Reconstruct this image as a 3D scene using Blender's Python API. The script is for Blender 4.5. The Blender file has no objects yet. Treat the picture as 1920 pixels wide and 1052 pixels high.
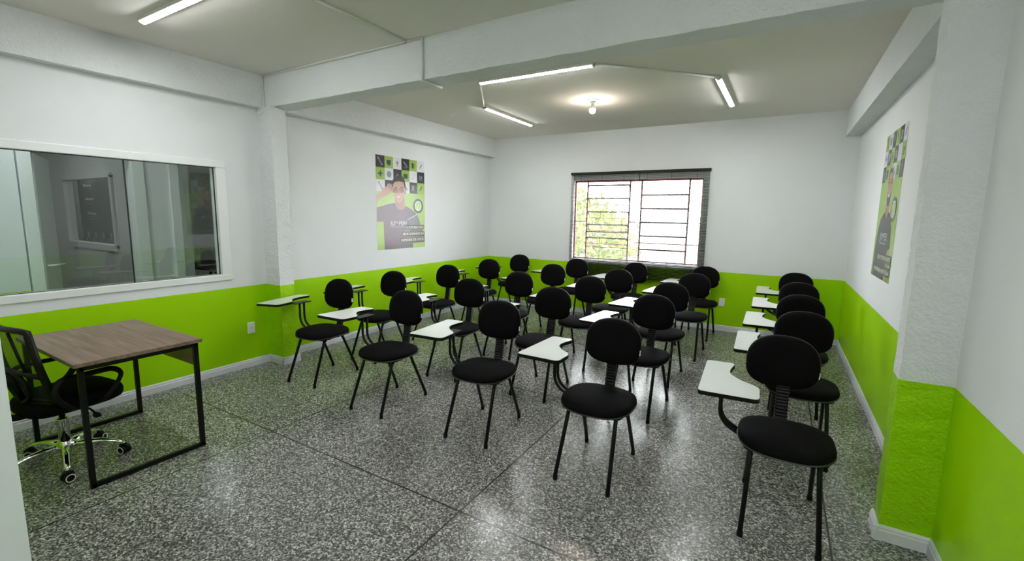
import bpy, bmesh, math, random
from mathutils import Vector, Matrix
PI = math.pi
S = bpy.context.scene
COL = S.collection

# ------------------------------------------------------------------ camera
cam_d = bpy.data.cameras.new('camera')
cam = bpy.data.objects.new('camera', cam_d)
COL.objects.link(cam)
F_PX, CX, CY, PITCH, ROLL, YAW = 851.19, 952.84, 520.22, -0.1369, -0.0154, 0.5354
cam_d.sensor_width = 36.0
cam_d.lens = 36.0 * F_PX / 1920.0
cam_d.shift_x = (960 - CX) / 1920.0
cam_d.shift_y = (CY - 526) / 1920.0
cam_d.clip_start = 0.02
_R = Matrix.Rotation(YAW, 3, 'Z') @ Matrix.Rotation(PITCH, 3, 'X') @ Matrix.Rotation(ROLL, 3, 'Y')
_r, _f, _u = _R.col[0], _R.col[1], _R.col[2]
cam.matrix_world = Matrix(((_r.x, _u.x, -_f.x, 0), (_r.y, _u.y, -_f.y, 0), (_r.z, _u.z, -_f.z, 1.6), (0, 0, 0, 1)))
S.camera = cam

# ------------------------------------------------------------------ world, exposure, lamp power
world = bpy.data.worlds.new('overcast_sky')
S.world = world
world.use_nodes = True
bg = world.node_tree.nodes['Background']
bg.inputs[0].default_value = (0.93, 0.97, 1.0, 1)
bg.inputs[1].default_value = 8.0
sun_d = bpy.data.lights.new('sun', 'SUN'); sun_d.energy = 20.0; sun_d.angle = math.radians(1.5); sun_d.color = (1.0, 0.95, 0.86)
sun = bpy.data.objects.new('sun', sun_d); COL.objects.link(sun); sun.rotation_euler = (math.radians(38), 0, math.radians(-15))
S.view_settings.view_transform = 'Standard'
S.view_settings.look = 'None'
S.view_settings.gamma = 1
S.view_settings.use_curve_mapping = False
S.view_settings.exposure = 1.08
TUBE_POWER = 56.0
BULB_POWER = 150.0
S.cycles.max_bounces = 10
S.cycles.diffuse_bounces = 6
S.cycles.glossy_bounces = 4
S.cycles.transparent_max_bounces = 12
S.cycles.use_denoising = True
S.cycles.sample_clamp_indirect = 6.0
S.cycles.caustics_reflective = False
S.cycles.caustics_refractive = False

# ------------------------------------------------------------------ room measures
XL, XR = -4.61, 0.755
YB, YF, YC = 7.045, 0.20, -2.0
ZC, ZG, ZB = 2.925, 0.8415, 0.0785
ZBM = 2.618

# ------------------------------------------------------------------ materials
def srgb(r, g, b):
    f = lambda c: (c / 255 / 12.92) if c / 255 <= 0.04045 else ((c / 255 + 0.055) / 1.055) ** 2.4
    return (f(r), f(g), f(b), 1)

def mat(name, color, rough=0.5, metal=0.0, spec=0.5, bump=None, sheen=0.0, coat=0.0, var=None):
    m = bpy.data.materials.new(name); m.use_nodes = True
    nt = m.node_tree; p = nt.nodes['Principled BSDF']
    p.inputs['Base Color'].default_value = color if len(color) == 4 else (*color, 1)
    p.inputs['Roughness'].default_value = rough
    p.inputs['Metallic'].default_value = metal
    p.inputs['Specular IOR Level'].default_value = spec
    p.inputs['Sheen Weight'].default_value = sheen
    p.inputs['Coat Weight'].default_value = coat
    tc = nt.nodes.new('ShaderNodeTexCoord')
    if bump:
        sc, st, dist = bump
        n = nt.nodes.new('ShaderNodeTexNoise'); n.inputs['Scale'].default_value = sc; n.inputs['Detail'].default_value = 4
        b = nt.nodes.new('ShaderNodeBump'); b.inputs['Strength'].default_value = st; b.inputs['Distance'].default_value = dist
        nt.links.new(tc.outputs['Object'], n.inputs['Vector']); nt.links.new(n.outputs['Fac'], b.inputs['Height'])
        nt.links.new(b.outputs['Normal'], p.inputs['Normal'])
    if var:
        sc, amt = var
        n2 = nt.nodes.new('ShaderNodeTexNoise'); n2.inputs['Scale'].default_value = sc; n2.inputs['Detail'].default_value = 5
        mr = nt.nodes.new('ShaderNodeMapRange'); mr.inputs[3].default_value = 1 - amt; mr.inputs[4].default_value = 1 + amt
        mx = nt.nodes.new('ShaderNodeMix'); mx.data_type = 'RGBA'; mx.blend_type = 'MULTIPLY'; mx.inputs[0].default_value = 1
        mx.inputs[6].default_value = color
        nt.links.new(tc.outputs['Object'], n2.inputs['Vector']); nt.links.new(n2.outputs['Fac'], mr.inputs[0])
        nt.links.new(mr.outputs[0], mx.inputs[7]); nt.links.new(mx.outputs[2], p.inputs['Base Color'])
    return m

def emit(name, color, power):
    m = bpy.data.materials.new(name); m.use_nodes = True
    nt = m.node_tree; nt.nodes.clear()
    e = nt.nodes.new('ShaderNodeEmission'); o = nt.nodes.new('ShaderNodeOutputMaterial')
    e.inputs[0].default_value = (*color, 1); e.inputs[1].default_value = power
    nt.links.new(e.outputs[0], o.inputs[0])
    return m

WHITE = (0.79, 0.81, 0.82, 1)
GREEN = (0.345, 0.68, 0.0004, 1)

def wall_mat(name, coarse, white=WHITE, green=GREEN, pits=0.0):
    """white plaster above, green paint dado below the painted line"""
    m = bpy.data.materials.new(name); m.use_nodes = True
    nt = m.node_tree; L = nt.links; p = nt.nodes['Principled BSDF']
    geo = nt.nodes.new('ShaderNodeNewGeometry'); sep = nt.nodes.new('ShaderNodeSeparateXYZ')
    L.new(geo.outputs['Position'], sep.inputs[0])
    nz = nt.nodes.new('ShaderNodeTexNoise'); nz.inputs['Scale'].default_value = 12
    L.new(geo.outputs['Position'], nz.inputs['Vector'])
    wob = nt.nodes.new('ShaderNodeMath'); wob.operation = 'MULTIPLY_ADD'; wob.inputs[1].default_value = 0.004
    L.new(nz.outputs['Fac'], wob.inputs[0]); L.new(sep.outputs[2], wob.inputs[2])
    gt = nt.nodes.new('ShaderNodeMath'); gt.operation = 'GREATER_THAN'; gt.inputs[1].default_value = ZG + 0.002
    L.new(wob.outputs[0], gt.inputs[0])
    big = nt.nodes.new('ShaderNodeTexNoise'); big.inputs['Scale'].default_value = 1.6; big.inputs['Detail'].default_value = 6
    L.new(geo.outputs['Position'], big.inputs['Vector'])
    mr = nt.nodes.new('ShaderNodeMapRange'); mr.inputs[3].default_value = 0.93; mr.inputs[4].default_value = 1.05
    L.new(big.outputs['Fac'], mr.inputs[0])
    mx = nt.nodes.new('ShaderNodeMix'); mx.data_type = 'RGBA'
    mx.inputs[6].default_value = green; mx.inputs[7].default_value = white
    L.new(gt.outputs[0], mx.inputs[0])
    mul = nt.nodes.new('ShaderNodeMix'); mul.data_type = 'RGBA'; mul.blend_type = 'MULTIPLY'; mul.inputs[0].default_value = 1
    L.new(mx.outputs[2], mul.inputs[6]); L.new(mr.outputs[0], mul.inputs[7])
    L.new(mul.outputs[2], p.inputs['Base Color'])
    rr = nt.nodes.new('ShaderNodeMapRange'); rr.inputs[3].default_value = 0.42; rr.inputs[4].default_value = 0.75
    L.new(gt.outputs[0], rr.inputs[0]); L.new(rr.outputs[0], p.inputs['Roughness'])
    p.inputs['Specular IOR Level'].default_value = 0.2
    n1 = nt.nodes.new('ShaderNodeTexNoise'); n1.inputs['Scale'].default_value = 55 if coarse else 160
    n1.inputs['Detail'].default_value = 6; n1.inputs['Roughness'].default_value = 0.6
    L.new(geo.outputs['Position'], n1.inputs['Vector'])
    b = nt.nodes.new('ShaderNodeBump'); b.inputs['Strength'].default_value = 0.9 if coarse else 0.35
    b.inputs['Distance'].default_value = 0.012 if coarse else 0.0025
    L.new(n1.outputs['Fac'], b.inputs['Height'])
    if coarse:
        v = nt.nodes.new('ShaderNodeTexNoise'); v.inputs['Scale'].default_value = 14; v.inputs['Detail'].default_value = 3
        L.new(geo.outputs['Position'], v.inputs['Vector'])
        b2 = nt.nodes.new('ShaderNodeBump'); b2.inputs['Strength'].default_value = 0.5; b2.inputs['Distance'].default_value = 0.02
        L.new(v.outputs['Fac'], b2.inputs['Height']); L.new(b2.outputs['Normal'], b.inputs['Normal'])
    L.new(b.outputs['Normal'], p.inputs['Normal'])
    return m

M = {}
M['wall'] = wall_mat('painted_plaster_wall', False)
M['rough_wall'] = wall_mat('rough_painted_plaster', True)
M['ceiling'] = mat('ceiling_paint', (0.79, 0.755, 0.70, 1), 0.9, spec=0.1, bump=(60, 0.25, 0.003), var=(1.3, 0.06))
M['base'] = mat('white_baseboard', (0.70, 0.71, 0.76, 1), 0.45, var=(9, 0.07))
M['frame_white'] = mat('white_painted_frame', (0.82, 0.84, 0.84, 1), 0.4)
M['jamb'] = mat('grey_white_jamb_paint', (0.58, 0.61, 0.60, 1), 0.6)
M['trunk'] = mat('white_plastic_trunking', (0.74, 0.73, 0.68, 1), 0.5)
M['fabric'] = mat('black_fabric', (0.003, 0.003, 0.0032, 1), 0.85, spec=0.10, bump=(420, 0.5, 0.001))
M['blackmetal'] = mat('black_painted_steel', (0.003, 0.003, 0.003, 1), 0.38, spec=0.25)
M['plastic'] = mat('black_plastic', (0.0035, 0.0035, 0.0035, 1), 0.45, spec=0.2)
M['piping'] = mat('grey_edge_piping', (0.03, 0.03, 0.03, 1), 0.35)
M['laminate'] = mat('white_laminate', (0.80, 0.83, 0.78, 1), 0.16, spec=0.5, var=(6, 0.02))
M['tag'] = mat('white_label', (0.75, 0.75, 0.75, 1), 0.5)
M['chrome'] = mat('chrome', (0.75, 0.75, 0.74, 1), 0.08, metal=1.0)
M['outlet'] = mat('white_plastic_plate', (0.80, 0.81, 0.83, 1), 0.35)
M['dark'] = mat('dark_slot', (0.02, 0.02, 0.02, 1), 0.6)
M['slat'] = mat('dark_aluminium_slat', (0.012, 0.010, 0.010, 1), 0.55, spec=0.3)
M['rust'] = mat('oxide_red_steel', (0.30, 0.075, 0.085, 1), 0.5)
M['gasket'] = mat('black_glass_gasket', (0.01, 0.012, 0.012, 1), 0.5)
M['tube'] = emit('led_tube_light', (0.97, 0.98, 1.0), TUBE_POWER)
M['bulb'] = emit('bulb_light', (1.0, 0.88, 0.76), BULB_POWER)

def glass_mat(name, tint, refl=1.6, ior=1.5):
    m = bpy.data.materials.new(name); m.use_nodes = True
    nt = m.node_tree; L = nt.links; nt.nodes.clear()
    o = nt.nodes.new('ShaderNodeOutputMaterial'); t = nt.nodes.new('ShaderNodeBsdfTransparent'); g = nt.nodes.new('ShaderNodeBsdfGlossy')
    t.inputs[0].default_value = (*tint, 1); g.inputs['Roughness'].default_value = 0.0; g.inputs[0].default_value = (0.95, 1, 0.98, 1)
    fr = nt.nodes.new('ShaderNodeFresnel'); 
    ge = nt.nodes.new('ShaderNodeNewGeometry'); mi = nt.nodes.new('ShaderNodeMix'); mi.data_type = 'FLOAT'
    mi.inputs[2].default_value = ior; mi.inputs[3].default_value = 1 / ior
    L.new(ge.outputs['Backfacing'], mi.inputs[0]); L.new(mi.outputs[0], fr.inputs[0])
    k = nt.nodes.new('ShaderNodeMath'); k.operation = 'MULTIPLY'; k.inputs[1].default_value = refl; k.use_clamp = True
    mx = nt.nodes.new('ShaderNodeMixShader')
    L.new(fr.outputs[0], k.inputs[0]); L.new(k.outputs[0], mx.inputs[0]); L.new(t.outputs[0], mx.inputs[1]); L.new(g.outputs[0], mx.inputs[2])
    L.new(mx.outputs[0], o.inputs[0])
    return m
M['glass'] = glass_mat('tinted_interior_glass', (0.74, 0.81, 0.78), 2.4)
M['clear'] = glass_mat('window_glass', (0.93, 0.95, 0.94), 1.2)

def terrazzo():
    m = bpy.data.materials.new('polished_terrazzo'); m.use_nodes = True
    nt = m.node_tree; L = nt.links; p = nt.nodes['Principled BSDF']
    geo = nt.nodes.new('ShaderNodeNewGeometry')
    dist = nt.nodes.new('ShaderNodeTexNoise'); dist.inputs['Scale'].default_value = 70; dist.inputs['Detail'].default_value = 2
    L.new(geo.outputs['Position'], dist.inputs['Vector'])
    add = nt.nodes.new('ShaderNodeMix'); add.data_type = 'VECTOR'; add.inputs[0].default_value = 0.010
    L.new(geo.outputs['Position'], add.inputs[4]); L.new(dist.outputs['Color'], add.inputs[5])
    v = nt.nodes.new('ShaderNodeTexVoronoi'); v.inputs['Scale'].default_value = 132
    L.new(add.outputs[1], v.inputs['Vector'])
    sp = nt.nodes.new('ShaderNodeSeparateColor'); L.new(v.outputs['Color'], sp.inputs[0])
    r = nt.nodes.new('ShaderNodeValToRGB'); r.color_ramp.interpolation = 'LINEAR'
    els = r.color_ramp.elements
    els[0].position = 0.0; els[0].color = (0.036, 0.036, 0.033, 1)
    els[1].position = 1.0; els[1].color = (0.62, 0.615, 0.58, 1)
    for pos, c in ((0.33, (0.085, 0.083, 0.076, 1)), (0.55, (0.165, 0.162, 0.148, 1)), (0.78, (0.29, 0.285, 0.26, 1)), (0.92, (0.44, 0.435, 0.40, 1))):
        e = els.new(pos); e.color = c
    L.new(sp.outputs[0], r.inputs[0])
    big = nt.nodes.new('ShaderNodeTexNoise'); big.inputs['Scale'].default_value = 1.7; big.inputs['Detail'].default_value = 6
    L.new(geo.outputs['Position'], big.inputs['Vector'])
    mr = nt.nodes.new('ShaderNodeMapRange'); mr.inputs[3].default_value = 0.80; mr.inputs[4].default_value = 1.32
    L.new(big.outputs['Fac'], mr.inputs[0])
    mul = nt.nodes.new('ShaderNodeMix'); mul.data_type = 'RGBA'; mul.blend_type = 'MULTIPLY'; mul.inputs[0].default_value = 1
    L.new(r.outputs[0], mul.inputs[6]); L.new(mr.outputs[0], mul.inputs[7])
    # dividing strips every 1.71 m
    s = nt.nodes.new('ShaderNodeSeparateXYZ'); L.new(geo.outputs['Position'], s.inputs[0])
    def line(out, off, per):
        a = nt.nodes.new('ShaderNodeMath'); a.operation = 'ADD'; a.inputs[1].default_value = -off + per * 20 + per / 2
        L.new(out, a.inputs[0])
        md = nt.nodes.new('ShaderNodeMath'); md.operation = 'MODULO'; md.inputs[1].default_value = per; L.new(a.outputs[0], md.inputs[0])
        sb = nt.nodes.new('ShaderNodeMath'); sb.operation = 'SUBTRACT'; sb.inputs[1].default_value = per / 2; L.new(md.outputs[0], sb.inputs[0])
        ab = nt.nodes.new('ShaderNodeMath'); ab.operation = 'ABSOLUTE'; L.new(sb.outputs[0], ab.inputs[0])
        lt = nt.nodes.new('ShaderNodeMath'); lt.operation = 'LESS_THAN'; lt.inputs[1].default_value = 0.0048; L.new(ab.outputs[0], lt.inputs[0])
        return lt.outputs[0]
    mxm = nt.nodes.new('ShaderNodeMath'); mxm.operation = 'MAXIMUM'
    L.new(line(s.outputs[0], -1.367, 1.71), mxm.inputs[0]); L.new(line(s.outputs[1], 1.828, 1.71), mxm.inputs[1])
    mx = nt.nodes.new('ShaderNodeMix'); mx.data_type = 'RGBA'; mx.inputs[7].default_value = (0.012, 0.012, 0.010, 1)
    L.new(mxm.outputs[0], mx.inputs[0]); L.new(mul.outputs[2], mx.inputs[6]); L.new(mx.outputs[2], p.inputs['Base Color'])
    rn = nt.nodes.new('ShaderNodeTexNoise'); rn.inputs['Scale'].default_value = 3.1; rn.inputs['Detail'].default_value = 5
    L.new(geo.outputs['Position'], rn.inputs['Vector'])
    rr = nt.nodes.new('ShaderNodeMapRange'); rr.inputs[3].default_value = 0.16; rr.inputs[4].default_value = 0.30
    L.new(rn.outputs['Fac'], rr.inputs[0]); L.new(rr.outputs[0], p.inputs['Roughness'])
    p.inputs['Specular IOR Level'].default_value = 0.5
    bn = nt.nodes.new('ShaderNodeTexNoise'); bn.inputs['Scale'].default_value = 9; bn.inputs['Detail'].default_value = 2
    L.new(geo.outputs['Position'], bn.inputs['Vector'])
    bp_ = nt.nodes.new('ShaderNodeBump'); bp_.inputs['Strength'].default_value = 0.05; bp_.inputs['Distance'].default_value = 0.02
    L.new(bn.outputs['Fac'], bp_.inputs['Height']); L.new(bp_.outputs['Normal'], p.inputs['Normal'])
    return m
M['floor'] = terrazzo()

def wood():
    m = bpy.data.materials.new('grey_brown_wood_laminate'); m.use_nodes = True
    nt = m.node_tree; L = nt.links; p = nt.nodes['Principled BSDF']
    tc = nt.nodes.new('ShaderNodeTexCoord'); mp = nt.nodes.new('ShaderNodeMapping'); mp.inputs['Scale'].default_value = (1.6, 22, 22)
    L.new(tc.outputs['Object'], mp.inputs[0])
    n = nt.nodes.new('ShaderNodeTexNoise'); n.inputs['Scale'].default_value = 1.5; n.inputs['Detail'].default_value = 8; n.inputs['Distortion'].default_value = 0.6
    L.new(mp.outputs[0], n.inputs['Vector'])
    r = nt.nodes.new('ShaderNodeValToRGB')
    r.color_ramp.elements[0].position = 0.3; r.color_ramp.elements[0].color = (0.135, 0.085, 0.058, 1)
    r.color_ramp.elements[1].position = 0.7; r.color_ramp.elements[1].color = (0.29, 0.205, 0.15, 1)
    L.new(n.outputs['Fac'], r.inputs[0]); L.new(r.outputs[0], p.inputs['Base Color'])
    p.inputs['Roughness'].default_value = 0.42
    return m
M['wood'] = wood()

def mesh_fabric():
    m = bpy.data.materials.new('open_weave_mesh'); m.use_nodes = True
    nt = m.node_tree; L = nt.links; p = nt.nodes['Principled BSDF']
    p.inputs['Base Color'].default_value = (0.01, 0.01, 0.01, 1); p.inputs['Roughness'].default_value = 0.7
    tc = nt.nodes.new('ShaderNodeTexCoord'); sp = nt.nodes.new('ShaderNodeSeparateXYZ'); L.new(tc.outputs['Object'], sp.inputs[0])
    outs = []
    for k in (0, 2):
        a = nt.nodes.new('ShaderNodeMath'); a.operation = 'MULTIPLY'; a.inputs[1].default_value = 330.0; L.new(sp.outputs[k], a.inputs[0])
        f = nt.nodes.new('ShaderNodeMath'); f.operation = 'FRACT'; L.new(a.outputs[0], f.inputs[0])
        g = nt.nodes.new('ShaderNodeMath'); g.operation = 'GREATER_THAN'; g.inputs[1].default_value = 0.36; L.new(f.outputs[0], g.inputs[0])
        outs.append(g.outputs[0])
    hole = nt.nodes.new('ShaderNodeMath'); hole.operation = 'MULTIPLY'; L.new(outs[0], hole.inputs[0]); L.new(outs[1], hole.inputs[1])
    inv = nt.nodes.new('ShaderNodeMath'); inv.operation = 'SUBTRACT'; inv.inputs[0].default_value = 1; L.new(hole.outputs[0], inv.inputs[1])
    L.new(inv.outputs[0], p.inputs['Alpha'])
    return m
M['mesh'] = mesh_fabric()

# ------------------------------------------------------------------ geometry helpers
class MB:
    def __init__(self): self.bm = bmesh.new(); self.mats = []
    def _mi(self, m):
        if m is None: return 0
        if m not in self.mats: self.mats.append(m)
        return self.mats.index(m)
    def box(self, x0, x1, y0, y1, z0, z1, m=None, bevel=0.0):
        r = bmesh.ops.create_cube(self.bm, size=1)
        vs = r['verts']
        for v in vs:
            v.co = Vector(((x0 + x1) / 2 + v.co.x * (x1 - x0), (y0 + y1) / 2 + v.co.y * (y1 - y0), (z0 + z1) / 2 + v.co.z * (z1 - z0)))
        fs = set(f for v in vs for f in v.link_faces)
        i = self._mi(m)
        for f in fs: f.material_index = i
        if bevel > 0:
            es = set(e for v in vs for e in v.link_edges)
            q = bmesh.ops.bevel(self.bm, geom=list(es), offset=bevel, segments=2, profile=0.5, affect='EDGES')
            for f in q['faces']: f.material_index = i
        return self
    def face(self, pts, m=None):
        vs = [self.bm.verts.new(Vector(p)) for p in pts]
        f = self.bm.faces.new(vs); f.material_index = self._mi(m); return f
    def loft(self, rings, m=None, cap=True, smooth=True, closed=False):
        i = self._mi(m)
        R_ = [[self.bm.verts.new(Vector(p)) for p in ring] for ring in rings]
        n = len(R_[0]); k = len(R_)
        for a in range(k if closed else k - 1):
            A, B = R_[a], R_[(a + 1) % k]
            for j in range(n):
                f = self.bm.faces.new((A[j], A[(j + 1) % n], B[(j + 1) % n], B[j])); f.material_index = i; f.smooth = smooth
        if cap and not closed:
            f = self.bm.faces.new(list(reversed(R_[0]))); f.material_index = i
            f = self.bm.faces.new(R_[-1]); f.material_index = i
        return self
    def tube(self, pts, r, m=None, n=10, sx=1.0, closed=False):
        pts = [Vector(p) for p in pts]; rings = []
        N = len(pts); up = None
        for i, p in enumerate(pts):
            if closed: t = (pts[(i + 1) % N] - pts[i - 1]).normalized()
            elif i == 0: t = (pts[1] - p).normalized()
            elif i == N - 1: t = (p - pts[i - 1]).normalized()
            else: t = ((pts[i + 1] - p).normalized() + (p - pts[i - 1]).normalized()).normalized()
            if up is None:
                a = Vector((0, 0, 1)) if abs(t.z) < 0.9 else Vector((1, 0, 0))
                up = (a - t * a.dot(t)).normalized()
            else:
                up = (up - t * up.dot(t))
                up = up.normalized() if up.length > 1e-6 else Vector((1, 0, 0))
            s = t.cross(up).normalized()
            rr = r[i] if isinstance(r, (list, tuple)) else r
            rings.append([p + (math.cos(2 * PI * k / n) * s * sx + math.sin(2 * PI * k / n) * up) * rr for k in range(n)])
        return self.loft(rings, m, closed=closed)
    def lathe(self, prof, c=(0, 0, 0), m=None, n=20, axis='Z'):
        rings = []
        for (r, z) in prof:
            ring = []
            for k in range(n):
                a = 2 * PI * k / n; x, y = r * math.cos(a), r * math.sin(a)
                v = {'Z': (x, y, z), 'Y': (x, z, -y), 'X': (z, x, y)}[axis]
                ring.append((c[0] + v[0], c[1] + v[1], c[2] + v[2]))
            rings.append(ring)
        return self.loft(rings, m)
    def prism(self, poly, z0, z1, m=None, bevel=0.0):
        i = self._mi(m)
        A = [self.bm.verts.new((x, y, z0)) for x, y in poly]; B = [self.bm.verts.new((x, y, z1)) for x, y in poly]
        fs = [self.bm.faces.new(list(reversed(A))), self.bm.faces.new(B)]
        n = len(poly)
        for k in range(n): fs.append(self.bm.faces.new((A[k], A[(k + 1) % n], B[(k + 1) % n], B[k])))
        for f in fs: f.material_index = i
        return self
    def build(self, name, m=None, parent=None, kind=None):
        bm = self.bm
        bmesh.ops.recalc_face_normals(bm, faces=bm.faces)
        me = bpy.data.meshes.new(name); bm.to_mesh(me); bm.free()
        if m is not None and not self.mats: me.materials.append(M[m] if isinstance(m, str) else m)
        for k in self.mats: me.materials.append(M[k] if isinstance(k, str) else k)
        o = bpy.data.objects.new(name, me); COL.objects.link(o)
        if parent: o.parent = parent
        if kind: o['kind'] = kind
        return o

def flat_part(name, mb, m, parent): return mb.build(name, m, parent)
def tag(o, label, cat, group=None):
    o['label'] = label; o['category'] = cat
    if group: o['group'] = group
    return o
def thing(name, label, cat, loc=(0, 0, 0), rz=0, group=None):
    o = bpy.data.objects.new(name, None); COL.objects.link(o); o.empty_display_size = 0.1
    o.location = loc; o.rotation_euler = (0, 0, rz)
    return tag(o, label, cat, group)
def struct(o): o['kind'] = 'structure'; return o

def fillet(pts, r, seg=6):
    pts = [Vector(p) for p in pts]; out = [pts[0]]
    for i in range(1, len(pts) - 1):
        a, b, c = pts[i - 1], pts[i], pts[i + 1]
        rr = min(r, (b - a).length * 0.49, (c - b).length * 0.49)
        p0 = b + (a - b).normalized() * rr; p1 = b + (c - b).normalized() * rr
        for k in range(seg + 1):
            t = k / seg; out.append((1 - t) ** 2 * p0 + 2 * t * (1 - t) * b + t * t * p1)
    out.append(pts[-1]); return out

def round_poly(pts, r, seg=5):
    out = []; n = len(pts)
    for i in range(n):
        a, b, c = Vector((*pts[i - 1], 0)), Vector((*pts[i], 0)), Vector((*pts[(i + 1) % n], 0))
        ri = r[i] if isinstance(r, (list, tuple)) else r
        rr = min(ri, (b - a).length * 0.48, (c - b).length * 0.48)
        if rr < 1e-5: out.append((b.x, b.y)); continue
        p0 = b + (a - b).normalized() * rr; p1 = b + (c - b).normalized() * rr
        for k in range(seg + 1):
            t = k / seg; q = (1 - t) ** 2 * p0 + 2 * t * (1 - t) * b + t * t * p1; out.append((q.x, q.y))
    return out

def shrink(poly, d):
    n = len(poly); area = sum(poly[i][0] * poly[(i + 1) % n][1] - poly[(i + 1) % n][0] * poly[i][1] for i in range(n))
    sgn = 1 if area > 0 else -1; out = []
    for i in range(n):
        a, b, c = Vector(poly[i - 1]), Vector(poly[i]), Vector(poly[(i + 1) % n])
        e = (b - a).normalized() + (c - b).normalized()
        e = e.normalized() if e.length > 1e-6 else Vector((1, 0))
        out.append((b.x - e.y * d * sgn, b.y + e.x * d * sgn))
    return out

# ------------------------------------------------------------------ room shell
b = MB(); b.box(-11.5, XR + 0.15, YC - 0.15, YB + 0.15, -0.12, 0.0, 'floor'); struct(b.build('floor'))
b = MB(); b.box(-11.5, XR + 0.15, YC - 0.15, YB + 0.15, ZC, ZC + 0.15, 'ceiling'); struct(b.build('ceiling'))

# left wall with the opening of the long interior window
WY0, WY1, WZ0, WZ1 = -0.30, 2.395, 0.955, 2.035
b = MB()
b.box(XL - 0.14, XL, -0.6, YB, 0, WZ0, 'wall'); b.box(XL - 0.14, XL, -0.6, YB, WZ1, ZC, 'wall')
b.box(XL - 0.14, XL, WY1, YB, WZ0, WZ1, 'wall'); b.box(XL - 0.14, XL, -0.6, WY0, WZ0, WZ1, 'wall')
struct(b.build('wall_left'))
# right wall
b = MB(); b.box(XR, XR + 0.14, YC, YB, 0, ZC, 'wall'); struct(b.build('wall_right'))
# back wall with window opening
BX0, BX1, BZ0, BZ1 = -2.955, -0.985, 0.90, 2.17
b = MB()
b.box(XL - 0.14, XR + 0.14, YB, YB + 0.15, 0, BZ0, 'wall'); b.box(XL - 0.14, XR + 0.14, YB, YB + 0.15, BZ1, ZC, 'wall')
b.box(XL - 0.14, BX0, YB, YB + 0.15, BZ0, BZ1, 'wall'); b.box(BX1, XR + 0.14, YB, YB + 0.15, BZ0, BZ1, 'wall')
struct(b.build('wall_back'))
# front wall and the wall of the entry passage where the photographer stands
EX = -1.10
b = MB(); b.box(XL, EX - 0.12, 0.06, YF, 0, ZC, 'wall'); struct(b.build('wall_front'))
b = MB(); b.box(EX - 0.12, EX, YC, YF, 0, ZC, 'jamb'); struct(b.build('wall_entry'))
b = MB(); b.box(EX - 0.12, XR + 0.14, YC - 0.14, YC, 0, ZC, 'wall'); struct(b.build('wall_behind'))

# beams and columns
def jag_box(x0, x1, y0, y1, z0, z1, n, ax, amp=0.003, seed=1):
    """rough plastered member: long box cut into n lengths with slightly uneven lower edges"""
    rnd = random.Random(seed); mb = MB(); rings = []
    for i in range(n + 1):
        t = i / n; j = [rnd.uniform(-amp, amp) for _ in range(4)]
        if ax == 'X':
            x = x0 + (x1 - x0) * t
            rings.append([(x, y0 + j[0], z0 + j[1]), (x, y1 + j[2], z0 + j[3]), (x, y1, z1), (x, y0, z1)])
        elif ax == 'Y':
            y = y0 + (y1 - y0) * t
            rings.append([(x0 + j[0], y, z0 + j[1]), (x1 + j[2], y, z0 + j[3]), (x1, y, z1), (x0, y, z1)])
        else:
            z = z0 + (z1 - z0) * t
            rings.append([(x0 + j[0], y0 + j[1], z), (x1 + j[2], y0 + j[3], z), (x1 + j[1], y1 + j[0], z), (x0 + j[3], y1 + j[2], z)])
    mb.loft(rings, 'rough_wall', smooth=False)
    return mb
struct(jag_box(-4.62, XR + 0.01, 2.80, 3.005, ZBM, ZC + 0.01, 70, 'X', 0.0035, 1).build('trim_1'))      # cross beam
struct(jag_box(-4.62, -4.52, YF - 0.05, 2.81, 2.62, ZC + 0.01, 30, 'Y', 0.002, 2).build('trim_2'))      # left beam, near bay
struct(jag_box(-4.62, -4.487, 3.0, YB + 0.01, 2.62, ZC + 0.01, 40, 'Y', 0.002, 3).build('trim_3'))      # left beam, far bay
struct(jag_box(0.60, XR + 0.01, 3.0, YB + 0.01, 2.614, ZC + 0.01, 40, 'Y', 0.002, 4).build('trim_4'))   # right beam
struct(jag_box(-4.62, -4.370, 2.770, 2.926, 0, ZBM + 0.002, 60, 'Z', 0.002, 5).build('trim_5'))         # left column
struct(jag_box(0.553, XR + 0.01, 2.785, 2.911, 0, ZC - 0.001, 60, 'Z', 0.0025, 6).build('trim_6'))      # right column

# baseboards: profile with a small moulded top, swept along straight runs
def board(name, runs):
    mb = MB()
    prof = [(0, 0), (0.015, 0), (0.015, 0.052), (0.011, 0.058), (0.012, 0.068), (0.006, ZB), (0, ZB)]
    for (ax, fix, a0, a1, sgn) in runs:
        rings = []
        for a in (a0, a1):
            rings.append([((fix + sgn * d, a, z) if ax == 'Y' else (a, fix + sgn * d, z)) for d, z in prof])
        mb.loft(rings, 'base', smooth=False)
    return struct(mb.build(name))
board('baseboard_left', [('Y', XL, YF, 2.77, 1), ('X', 2.770, XL, -4.345, -1), ('Y', -4.370, 2.755, 2.955, 1), ('Y', XL, 2.93, YB, 1)])
board('baseboard_back', [('X', YB, XL, XR, -1)])
board('baseboard_right', [('Y', XR, 2.91, YB, -1), ('Y', 0.553, 2.762, 2.93, -1), ('X', 2.785, 0.530, XR, -1), ('Y', XR, YC, 2.785, -1)])
board('baseboard_front', [('X', YF, XL, EX, 1)])

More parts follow.
